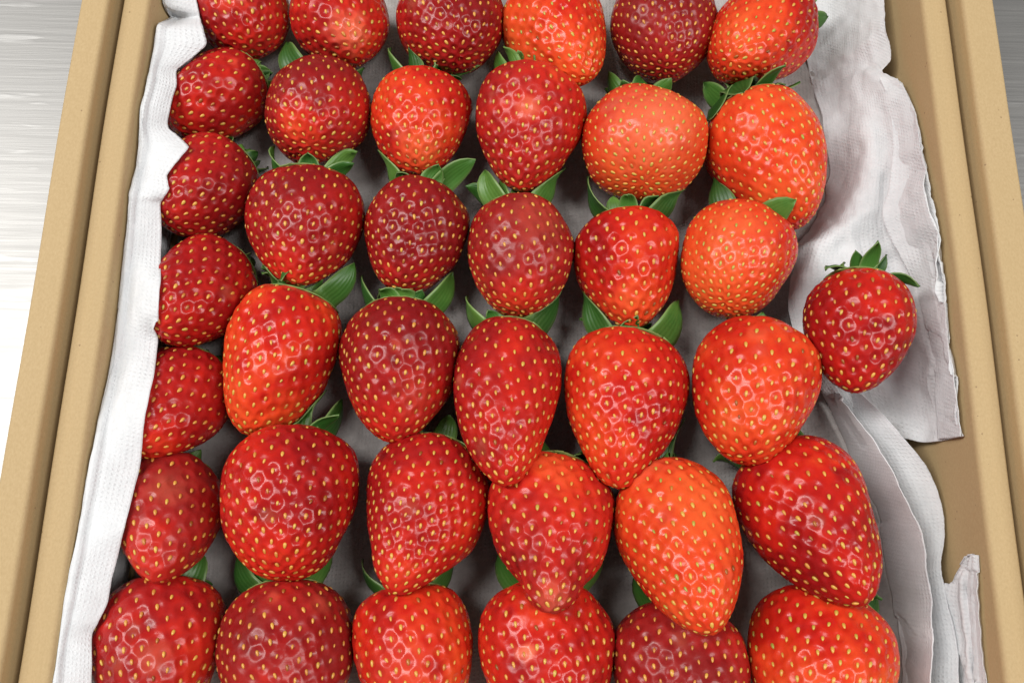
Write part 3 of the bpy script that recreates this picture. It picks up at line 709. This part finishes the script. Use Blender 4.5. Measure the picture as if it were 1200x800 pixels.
SHEETS = {
    'left': [
        [(-136.8, 142.3, 6.0), (-136.6, 141.3, 39.1), (-134.7, 141.1, 40.2), (-131.6, 142.2, 38.9), (-128.7, 143.9, 36.9)],
        [(-136.8, 131.4, 6.0), (-136.6, 130.4, 38.2), (-134.1, 130.3, 39.3), (-129.9, 131.1, 38.3), (-125.8, 132.6, 36.5)],
        [(-136.8, 128.8, 6.0), (-136.6, 127.8, 35.6), (-134.0, 127.6, 36.7), (-129.4, 127.8, 36.6), (-124.9, 128.7, 35.4)],
        [(-136.8, 129.8, 6.0), (-136.6, 128.8, 28.9), (-134.4, 128.6, 30.0), (-129.1, 126.6, 32.9), (-124.4, 126.1, 33.7)],
        [(-136.8, 118.6, 6.0), (-136.6, 117.6, 39.1), (-133.2, 117.5, 40.2), (-127.6, 118.5, 38.9), (-121.9, 120.1, 36.9)],
        [(-136.8, 114.1, 6.0), (-136.6, 113.1, 40.2), (-132.8, 113.0, 41.3), (-126.6, 114.1, 40.0), (-120.2, 115.6, 38.0)],
        [(-136.8, 110.6, 6.0), (-136.6, 109.6, 40.0), (-132.6, 109.5, 41.1), (-125.9, 110.5, 39.8), (-119.1, 112.0, 37.8)],
        [(-136.8, 107.8, 6.0), (-136.6, 106.8, 39.8), (-133.0, 106.6, 40.9), (-127.2, 107.6, 39.6), (-121.2, 109.1, 37.6)],
        [(-136.8, 104.7, 6.0), (-136.6, 103.7, 39.9), (-133.6, 103.6, 41.0), (-128.8, 104.6, 39.7), (-123.9, 106.0, 37.7)],
        [(-136.8, 101.7, 6.0), (-136.6, 100.7, 40.1), (-134.3, 100.6, 41.2), (-130.5, 101.5, 39.9), (-126.9, 102.9, 37.9)],
        [(-136.8, 98.7, 6.0), (-136.6, 97.7, 40.3), (-134.7, 97.5, 41.4), (-131.8, 98.4, 40.1), (-129.0, 99.8, 38.1)],
        [(-136.8, 92.7, 6.0), (-136.6, 91.7, 40.6), (-134.5, 91.6, 41.7), (-131.2, 92.3, 40.7), (-127.9, 93.5, 38.9)],
        [(-136.8, 86.9, 6.0), (-136.6, 85.9, 41.5), (-134.6, 85.7, 42.6), (-131.6, 86.6, 41.3), (-128.6, 87.8, 39.3)],
        [(-136.8, 81.1, 6.0), (-136.6, 80.1, 42.3), (-134.6, 79.9, 43.4), (-131.6, 80.8, 42.1), (-128.6, 82.0, 40.1)],
        [(-136.8, 75.3, 6.0), (-136.6, 74.3, 41.5), (-134.7, 74.1, 42.6), (-131.7, 74.9, 41.3), (-128.8, 76.1, 39.3)],
        [(-136.8, 71.4, 6.0), (-136.6, 70.4, 41.0), (-133.8, 70.3, 42.1), (-129.2, 71.1, 40.8), (-124.6, 72.3, 38.8)],
        [(-136.8, 68.2, 6.0), (-136.6, 67.2, 40.5), (-133.0, 67.1, 41.6), (-126.7, 67.5, 41.2), (-120.5, 68.3, 39.8)],
        [(-136.8, 66.9, 6.0), (-136.6, 65.9, 40.4), (-133.0, 65.8, 41.5), (-126.3, 65.8, 41.7), (-119.8, 66.5, 40.7)],
        [(-136.8, 64.3, 6.0), (-136.6, 63.3, 40.2), (-133.3, 63.2, 41.3), (-127.0, 62.9, 42.1), (-121.1, 63.3, 41.5)],
        [(-136.8, 61.6, 6.0), (-136.6, 60.6, 39.9), (-133.7, 60.5, 41.0), (-127.9, 60.1, 42.1), (-122.6, 60.4, 41.7)],
        [(-136.8, 59.0, 6.0), (-136.6, 58.0, 39.7), (-134.1, 57.9, 40.8), (-128.8, 57.3, 42.2), (-124.1, 57.5, 42.0)],
        [(-136.8, 56.2, 6.0), (-136.6, 55.2, 40.0), (-134.4, 55.1, 41.1), (-129.7, 54.6, 42.2), (-125.5, 54.9, 41.8)],
        [(-136.8, 53.3, 6.0), (-136.6, 52.3, 40.5), (-134.2, 52.2, 41.6), (-129.3, 51.9, 42.4), (-124.9, 52.3, 41.8)],
        [(-136.8, 50.4, 6.0), (-136.6, 49.4, 40.9), (-134.0, 49.3, 42.0), (-129.0, 49.2, 42.5), (-124.3, 49.6, 41.7)],
        [(-136.8, 47.5, 6.0), (-136.6, 46.5, 41.4), (-134.2, 46.4, 42.5), (-130.1, 46.7, 42.1), (-126.1, 47.4, 40.7)],
        [(-136.8, 45.0, 6.0), (-136.6, 44.0, 41.1), (-134.5, 43.9, 42.2), (-131.2, 44.5, 40.9), (-128.0, 45.5, 38.9)],
        [(-136.8, 39.9, 6.0), (-136.6, 38.9, 40.7), (-134.4, 38.8, 41.8), (-130.8, 39.4, 40.5), (-127.3, 40.4, 38.5)],
        [(-136.8, 34.9, 6.0), (-136.6, 33.9, 40.2), (-134.2, 33.8, 41.3), (-130.5, 34.4, 40.0), (-126.7, 35.3, 38.0)],
        [(-136.8, 25.5, 6.0), (-136.6, 24.5, 39.4), (-134.1, 24.4, 40.5), (-129.9, 24.9, 39.5), (-125.8, 25.7, 37.7)],
        [(-136.8, 16.1, 6.0), (-136.6, 15.1, 38.9), (-133.9, 15.1, 40.0), (-127.2, 13.9, 43.8), (-121.5, 13.5, 45.2)],
        [(-136.8, 5.4, 6.0), (-136.6, 4.4, 38.2), (-133.8, 4.3, 39.3), (-126.7, 3.2, 43.4), (-120.7, 2.8, 45.0)],
        [(-136.8, -5.3, 6.0), (-136.6, -6.3, 37.8), (-133.6, -6.3, 38.9), (-128.7, -5.9, 37.6), (-123.8, -5.3, 35.6)],
        [(-136.8, -17.6, 6.0), (-136.6, -18.6, 38.7), (-133.5, -18.6, 39.8), (-127.1, -18.9, 41.5), (-121.2, -18.8, 41.5)],
        [(-136.8, -26.7, 6.0), (-136.6, -27.7, 39.8), (-133.5, -27.7, 40.9), (-126.8, -28.1, 43.5), (-120.7, -28.1, 44.1)],
        [(-136.8, -35.6, 6.0), (-136.6, -36.6, 41.0), (-133.5, -36.6, 42.1), (-127.2, -36.8, 43.8), (-121.4, -36.7, 43.8)],
        [(-136.8, -47.1, 6.0), (-136.6, -48.1, 42.4), (-133.3, -48.1, 43.5), (-127.8, -47.9, 42.2), (-122.3, -47.5, 40.2)],
        [(-136.8, -56.0, 6.0), (-136.6, -57.0, 42.8), (-133.4, -57.0, 43.9), (-128.2, -56.8, 42.6), (-123.0, -56.5, 40.6)],
        [(-136.8, -63.7, 6.0), (-136.6, -64.7, 43.1), (-133.6, -64.7, 44.2), (-128.0, -64.6, 44.4), (-122.7, -64.4, 43.4)],
        [(-136.8, -69.6, 6.0), (-136.9, -70.6, 43.2), (-133.8, -70.6, 44.3), (-128.3, -70.5, 44.8), (-123.2, -70.4, 44.0)],
        [(-136.8, -77.1, 6.0), (-137.1, -78.1, 43.2), (-134.1, -78.0, 44.3), (-129.8, -77.9, 43.0), (-125.4, -77.8, 41.0)],
        [(-136.8, -84.4, 6.0), (-137.5, -85.4, 43.2), (-134.6, -85.3, 44.3), (-130.5, -85.3, 43.0), (-126.3, -85.2, 41.0)],
        [(-136.8, -91.4, 6.0), (-137.9, -92.4, 43.2), (-135.0, -92.3, 44.3), (-130.8, -92.3, 43.0), (-126.7, -92.3, 41.0)],
        [(-136.8, -96.5, 6.0), (-138.0, -97.5, 43.2), (-135.5, -97.4, 44.3), (-131.9, -97.4, 43.3), (-128.3, -97.4, 41.5)],
        [(-136.8, -100.8, 6.0), (-138.1, -101.8, 43.2), (-135.9, -101.7, 44.3), (-133.0, -101.7, 43.0), (-130.2, -101.8, 41.0)],
        [(-136.8, -107.7, 6.0), (-138.1, -108.7, 43.2), (-135.7, -108.7, 44.3), (-132.0, -108.6, 43.9), (-128.6, -108.7, 42.5)],
        [(-136.8, -115.1, 6.0), (-137.9, -116.1, 43.2), (-135.3, -116.1, 44.3), (-131.8, -116.1, 43.0), (-128.3, -116.3, 41.0)],
        [(-136.8, -124.8, 6.0), (-137.7, -125.8, 43.2), (-135.0, -125.7, 44.3), (-131.2, -125.9, 43.0), (-127.4, -126.1, 41.0)],
    ],
    'left_under': [
        [(-137.1, 142.3, 20.0), (-137.1, 141.3, 40.9), (-135.3, 143.1, 37.7)],
        [(-137.1, 131.4, 20.0), (-137.1, 130.4, 40.0), (-134.5, 132.1, 36.8)],
        [(-137.1, 128.8, 20.0), (-137.1, 127.8, 37.4), (-134.5, 129.4, 34.2)],
        [(-137.1, 129.8, 20.0), (-137.1, 128.8, 30.7), (-134.9, 130.4, 27.5)],
        [(-137.1, 118.6, 20.0), (-137.1, 117.6, 40.9), (-133.4, 119.2, 37.7)],
        [(-137.1, 114.1, 20.0), (-137.1, 113.1, 42.0), (-132.9, 114.8, 38.8)],
        [(-137.1, 110.6, 20.0), (-137.1, 109.6, 41.8), (-132.6, 111.2, 38.6)],
        [(-137.1, 107.8, 20.0), (-137.1, 106.8, 41.6), (-133.2, 108.3, 38.4)],
        [(-137.1, 104.7, 20.0), (-137.1, 103.7, 41.7), (-133.9, 105.2, 38.5)],
        [(-137.1, 101.7, 20.0), (-137.1, 100.7, 41.9), (-134.8, 102.2, 38.7)],
        [(-137.1, 98.7, 20.0), (-137.1, 97.7, 42.1), (-135.4, 99.1, 38.9)],
        [(-137.1, 92.7, 20.0), (-137.1, 91.7, 42.4), (-135.1, 93.1, 39.2)],
        [(-137.1, 86.9, 20.0), (-137.1, 85.9, 43.3), (-135.3, 87.2, 40.1)],
        [(-137.1, 81.1, 20.0), (-137.1, 80.1, 44.1), (-135.2, 81.4, 40.9)],
        [(-137.1, 75.3, 20.0), (-137.1, 74.3, 43.3), (-135.3, 75.5, 40.1)],
        [(-137.1, 71.4, 20.0), (-137.1, 70.4, 42.8), (-134.1, 71.6, 39.6)],
        [(-137.1, 68.2, 20.0), (-137.1, 67.2, 42.3), (-133.2, 68.4, 39.1)],
        [(-137.1, 66.9, 20.0), (-137.1, 65.9, 42.2), (-133.1, 67.1, 39.0)],
        [(-137.1, 64.3, 20.0), (-137.1, 63.3, 42.0), (-133.6, 64.5, 38.8)],
        [(-137.1, 61.6, 20.0), (-137.1, 60.6, 41.7), (-134.1, 61.8, 38.5)],
        [(-137.1, 59.0, 20.0), (-137.1, 58.0, 41.5), (-134.5, 59.2, 38.3)],
        [(-137.1, 56.2, 20.0), (-137.1, 55.2, 41.8), (-134.9, 56.3, 38.6)],
        [(-137.1, 53.3, 20.0), (-137.1, 52.3, 42.3), (-134.6, 53.4, 39.1)],
        [(-137.1, 50.4, 20.0), (-137.1, 49.4, 42.7), (-134.4, 50.5, 39.5)],
        [(-137.1, 47.5, 20.0), (-137.1, 46.5, 43.2), (-134.7, 47.6, 40.0)],
        [(-137.1, 45.0, 20.0), (-137.1, 44.0, 42.9), (-135.1, 45.0, 39.7)],
        [(-137.1, 39.9, 20.0), (-137.1, 38.9, 42.5), (-134.9, 39.9, 39.3)],
        [(-137.1, 34.9, 20.0), (-137.1, 33.9, 42.0), (-134.7, 34.8, 38.8)],
        [(-137.1, 25.5, 20.0), (-137.1, 24.5, 41.2), (-134.5, 25.4, 38.0)],
        [(-137.1, 16.1, 20.0), (-137.1, 15.1, 40.7), (-134.3, 15.9, 37.5)],
        [(-137.1, 5.4, 20.0), (-137.1, 4.4, 40.0), (-134.1, 5.1, 36.8)],
        [(-137.1, -5.3, 20.0), (-137.1, -6.3, 39.6), (-133.9, -5.7, 36.4)],
        [(-137.1, -17.6, 20.0), (-137.1, -18.6, 40.5), (-133.8, -18.1, 37.3)],
        [(-137.1, -26.7, 20.0), (-137.1, -27.7, 41.6), (-133.8, -27.2, 38.4)],
        [(-137.1, -35.6, 20.0), (-137.1, -36.6, 42.8), (-133.8, -36.2, 39.6)],
        [(-137.1, -47.1, 20.0), (-137.1, -48.1, 44.2), (-133.5, -47.8, 41.0)],
        [(-137.1, -56.0, 20.0), (-137.1, -57.0, 44.6), (-133.7, -56.8, 41.4)],
        [(-137.1, -63.7, 20.0), (-137.1, -64.7, 44.9), (-133.9, -64.5, 41.7)],
        [(-137.1, -69.6, 20.0), (-137.1, -70.6, 45.0), (-134.1, -70.5, 41.8)],
        [(-137.1, -77.1, 20.0), (-137.1, -78.1, 45.0), (-134.5, -78.0, 41.8)],
        [(-137.1, -84.4, 20.0), (-137.1, -85.4, 45.0), (-135.1, -85.4, 41.8)],
        [(-137.1, -91.4, 20.0), (-137.1, -92.4, 45.0), (-135.4, -92.4, 41.8)],
        [(-137.1, -96.5, 20.0), (-137.1, -97.5, 45.0), (-136.0, -97.5, 41.8)],
        [(-137.1, -100.8, 20.0), (-137.1, -101.8, 45.0), (-136.5, -101.9, 41.8)],
        [(-137.1, -107.7, 20.0), (-137.1, -108.7, 45.0), (-136.3, -108.9, 41.8)],
        [(-137.1, -115.1, 20.0), (-137.1, -116.1, 45.0), (-135.9, -116.4, 41.8)],
        [(-137.1, -124.8, 20.0), (-137.1, -125.8, 45.0), (-135.5, -126.1, 41.8)],
    ],
    'right_upper': [
        [(120.1, 181.4, 2.0), (134.5, 180.1, 4.0), (140.3, 173.8, 12.0), (143.7, 165.8, 22.0), (147.8, 161.1, 28.0)],
        [(120.8, 163.8, 2.0), (134.2, 162.6, 4.0), (139.6, 156.7, 12.0), (142.8, 148.5, 23.0), (147.5, 144.1, 29.0)],
        [(122.6, 146.6, 2.0), (133.7, 145.5, 4.0), (138.9, 139.3, 13.0), (142.7, 132.5, 24.0), (147.2, 129.9, 29.0)],
        [(124.3, 134.1, 2.0), (134.1, 132.9, 4.0), (139.2, 126.5, 14.0), (142.9, 120.0, 24.0), (147.3, 116.8, 29.0)],
        [(125.1, 129.1, 2.0), (134.1, 127.3, 5.0), (138.3, 121.0, 15.0), (140.4, 114.5, 24.0), (143.9, 112.0, 28.0)],
        [(125.4, 124.1, 2.0), (134.0, 121.8, 6.0), (138.0, 115.0, 17.0), (141.8, 109.4, 26.0), (148.6, 107.1, 30.0)],
        [(126.7, 116.8, 2.0), (134.4, 113.9, 7.0), (138.3, 106.8, 19.0), (144.1, 102.8, 27.0), (150.2, 99.5, 32.8)],
        [(129.5, 105.6, 2.0), (135.9, 102.3, 8.0), (138.9, 95.5, 20.0), (145.6, 93.0, 26.0), (150.2, 86.8, 37.0)],
        [(130.8, 89.7, 2.0), (134.9, 87.0, 9.0), (137.9, 81.5, 21.0), (145.7, 79.6, 25.0), (150.2, 72.2, 39.2)],
        [(128.0, 72.3, 2.0), (130.7, 69.1, 9.0), (134.2, 65.1, 20.0), (145.4, 63.9, 23.0), (150.2, 55.5, 41.3)],
        [(119.3, 54.0, 3.0), (121.9, 50.1, 16.0), (130.4, 51.5, 20.0), (145.4, 51.1, 20.0), (150.2, 39.7, 44.0)],
        [(108.9, 35.5, 10.0), (113.5, 35.1, 18.0), (130.5, 38.6, 17.0), (148.2, 36.9, 18.0), (150.2, 24.4, 42.9)],
        [(105.7, 21.6, 13.0), (112.3, 22.8, 17.0), (132.2, 23.5, 16.0), (149.4, 23.2, 18.0), (150.2, 12.4, 41.4)],
        [(106.4, 8.4, 14.0), (113.8, 8.6, 16.0), (131.5, 9.0, 16.0), (149.6, 8.4, 17.0), (150.2, 1.2, 40.6)],
        [(111.0, -0.8, 11.0), (117.6, -1.6, 15.0), (131.7, -1.4, 15.0), (148.9, -3.9, 20.0), (150.2, -9.3, 42.3)],
        [(116.5, -10.1, 9.0), (122.6, -11.1, 14.0), (133.2, -12.7, 15.0), (150.2, -15.4, 18.6), (150.2, -20.3, 42.6)],
        [(122.8, -17.3, 6.0), (127.7, -20.8, 11.0), (137.4, -24.1, 13.0), (149.9, -26.7, 20.0), (150.2, -29.4, 41.7)],
        [(125.6, -20.2, 4.0), (130.1, -24.2, 9.0), (139.2, -29.0, 12.0), (150.2, -32.9, 18.5), (150.2, -34.4, 42.2)],
    ],
    'right_b': [
        [(116.3, -6.1, 5.9), (117.3, -8.1, 8.9), (118.7, -10.1, 11.8), (120.7, -11.6, 14.8)],
        [(122.6, -15.7, 4.4), (124.1, -15.9, 8.9), (126.6, -15.4, 13.3), (129.2, -16.3, 17.8)],
        [(129.6, -30.2, 4.0), (132.0, -29.5, 10.4), (134.9, -29.5, 16.3), (138.8, -29.3, 21.5)],
        [(134.8, -44.5, 4.0), (138.2, -44.0, 11.1), (142.1, -43.4, 17.8), (146.7, -42.8, 23.7)],
        [(138.8, -56.9, 3.0), (141.6, -56.8, 11.1), (145.3, -56.0, 18.5), (150.2, -55.2, 24.7)],
        [(139.2, -69.2, 3.0), (142.5, -68.8, 11.1), (145.8, -68.4, 18.5), (150.1, -65.3, 24.4)],
        [(139.9, -78.3, 3.0), (142.9, -77.6, 10.4), (145.4, -77.6, 17.8), (148.2, -74.7, 23.7)],
        [(140.6, -87.2, 3.0), (143.4, -87.0, 10.4), (146.0, -86.1, 17.8), (148.3, -83.1, 24.4)],
        [(140.7, -101.8, 3.0), (143.4, -101.2, 10.4), (146.4, -100.6, 18.5), (149.6, -98.7, 25.2)],
        [(139.9, -124.5, 3.0), (142.6, -123.4, 10.4), (145.1, -122.1, 18.5), (148.6, -121.0, 25.9)],
    ],
    'right_a': [
        [(119.7, -11.9, 5.2), (120.3, -13.3, 8.6), (120.5, -14.3, 12.0), (120.8, -15.3, 15.5)],
        [(126.4, -30.3, 4.0), (126.8, -30.4, 11.2), (126.8, -31.0, 18.9), (127.2, -31.1, 24.1)],
        [(131.6, -44.6, 4.0), (132.7, -44.9, 12.9), (134.0, -45.1, 20.6), (134.2, -44.8, 25.8)],
        [(137.2, -57.0, 3.0), (137.1, -57.0, 12.9), (137.3, -56.9, 20.6), (137.5, -56.8, 27.5)],
        [(137.7, -69.3, 3.0), (138.4, -68.9, 12.0), (140.1, -68.0, 20.6), (141.1, -65.7, 28.4)],
        [(138.7, -81.3, 3.0), (139.1, -80.6, 12.0), (140.0, -80.0, 20.6), (140.9, -78.8, 28.4)],
        [(140.0, -93.1, 3.0), (140.0, -92.1, 12.0), (140.6, -90.6, 20.6), (141.5, -88.7, 28.4)],
        [(141.3, -104.7, 3.0), (140.3, -104.0, 12.0), (139.9, -103.3, 20.6), (139.8, -101.3, 28.4)],
        [(140.5, -124.5, 3.0), (139.5, -123.2, 12.0), (138.5, -122.0, 20.6), (137.1, -120.9, 28.4)],
    ],
    'right_c': [
        [(151.0, -73.2, 36.0), (151.0, -72.7, 37.8), (151.0, -72.4, 39.9), (151.0, -72.8, 42.5)],
        [(151.0, -79.2, 25.8), (151.0, -77.5, 32.9), (151.0, -77.3, 37.2), (151.0, -78.1, 41.8)],
        [(148.2, -84.3, 22.0), (149.3, -83.6, 31.0), (151.0, -82.9, 34.3), (151.0, -83.8, 41.4)],
        [(149.5, -92.1, 20.0), (150.0, -91.1, 30.0), (151.0, -90.4, 34.2), (151.0, -90.6, 40.4)],
        [(150.2, -100.5, 19.0), (150.5, -99.1, 30.0), (151.0, -98.3, 33.4), (151.0, -98.4, 39.6)],
        [(150.6, -111.4, 18.0), (150.3, -110.1, 30.0), (151.0, -109.9, 32.3), (151.0, -109.2, 38.6)],
        [(149.6, -124.8, 18.0), (149.5, -122.9, 30.0), (151.0, -122.8, 30.8), (151.0, -121.8, 37.6)],
    ],
    'right_fold': [
        [(142.2, 109.0, 28.0), (145.5, 107.7, 29.5), (148.1, 106.1, 31.5)],
        [(144.3, 102.2, 28.0), (148.0, 101.1, 30.0), (150.2, 99.4, 33.5)],
        [(145.5, 91.4, 27.5), (149.3, 90.1, 30.5), (150.2, 86.8, 37.7)],
        [(144.9, 77.0, 27.0), (149.5, 75.8, 31.0), (150.2, 72.2, 39.8)],
        [(142.6, 62.7, 25.5), (148.9, 60.8, 30.5), (150.2, 55.8, 41.3)],
        [(140.3, 53.7, 23.5), (148.1, 51.0, 30.0), (150.2, 45.2, 43.4)],
        [(143.5, 42.0, 22.5), (149.4, 38.8, 30.0), (150.2, 32.2, 43.5)],
        [(149.0, 25.9, 25.0), (150.2, 22.2, 33.7), (150.2, 18.2, 42.7)],
        [(150.2, 5.2, 28.5), (150.2, 2.9, 35.6), (150.2, 1.0, 41.2)],
        [(150.2, -10.9, 29.9), (150.2, -12.5, 36.9), (150.2, -13.9, 43.0)],
        [(150.2, -33.0, 27.3), (150.2, -34.0, 35.5), (150.2, -34.5, 42.7)],
    ],
}
# the towel on the box floor
gx, gy = np.linspace(-136, 150, 60), np.linspace(-178, 203, 80)
towel('paper_towel', 'paper towel, painted grey for shade, lying flat on the box floor beneath the strawberries',
      [([[(x, y, 1.2) for x in np.linspace(-136, 150, 5)] for y in np.linspace(-178, 203, 5)], dict(nr=70, nc=60, seed=2, lam=40, amp=.25))], SHADE_PAPER)
towel('paper_towel', 'white paper towel folded over the strawberries along the left wall',
      [(SHEETS['left'], dict(nr=320, nc=22, seed=3, lam=22, amp=.35, rough_edge=.06, crum=.8, crum_lam=16)),
       (SHEETS['left_under'], dict(nr=220, nc=10, seed=13, lam=20, amp=.3, rough_edge=.1))])
towel('paper_towel', 'crumpled white paper towel under the lone strawberry by the right wall',
      [(SHEETS['right_upper'], dict(nr=220, nc=70, seed=4, lam=20, amp=1.0, rough_edge=.22, crum=3.0, crum_lam=17)),
       (SHEETS['right_fold'], dict(nr=200, nc=24, seed=14, lam=9, amp=.3, rough_edge=.2, crum=1.0, crum_lam=11))])
towel('paper_towel', 'layered white paper towel with wavy edges at lower right beside the strawberries',
      [(SHEETS['right_b'], dict(nr=170, nc=30, seed=6, lam=18, amp=.35, rough_edge=.12, crum=1.0, crum_lam=13)),
       (SHEETS['right_a'], dict(nr=170, nc=26, seed=8, lam=16, amp=.35, rough_edge=.12, crum=.9, crum_lam=12))])
towel('paper_towel', 'small pleated white paper towel end standing in the lower right corner',
      [(SHEETS['right_c'], dict(nr=80, nc=60, seed=9, lam=9, amp=.35, rough_edge=.1, pleat=(2.6, 1.0), crum=.8, crum_lam=8))])

# ------------------------------------------------------------------ the strawberries
for i_, k_ in enumerate(SHAPES):
    make_strawberry(k_, 100+i_*17)
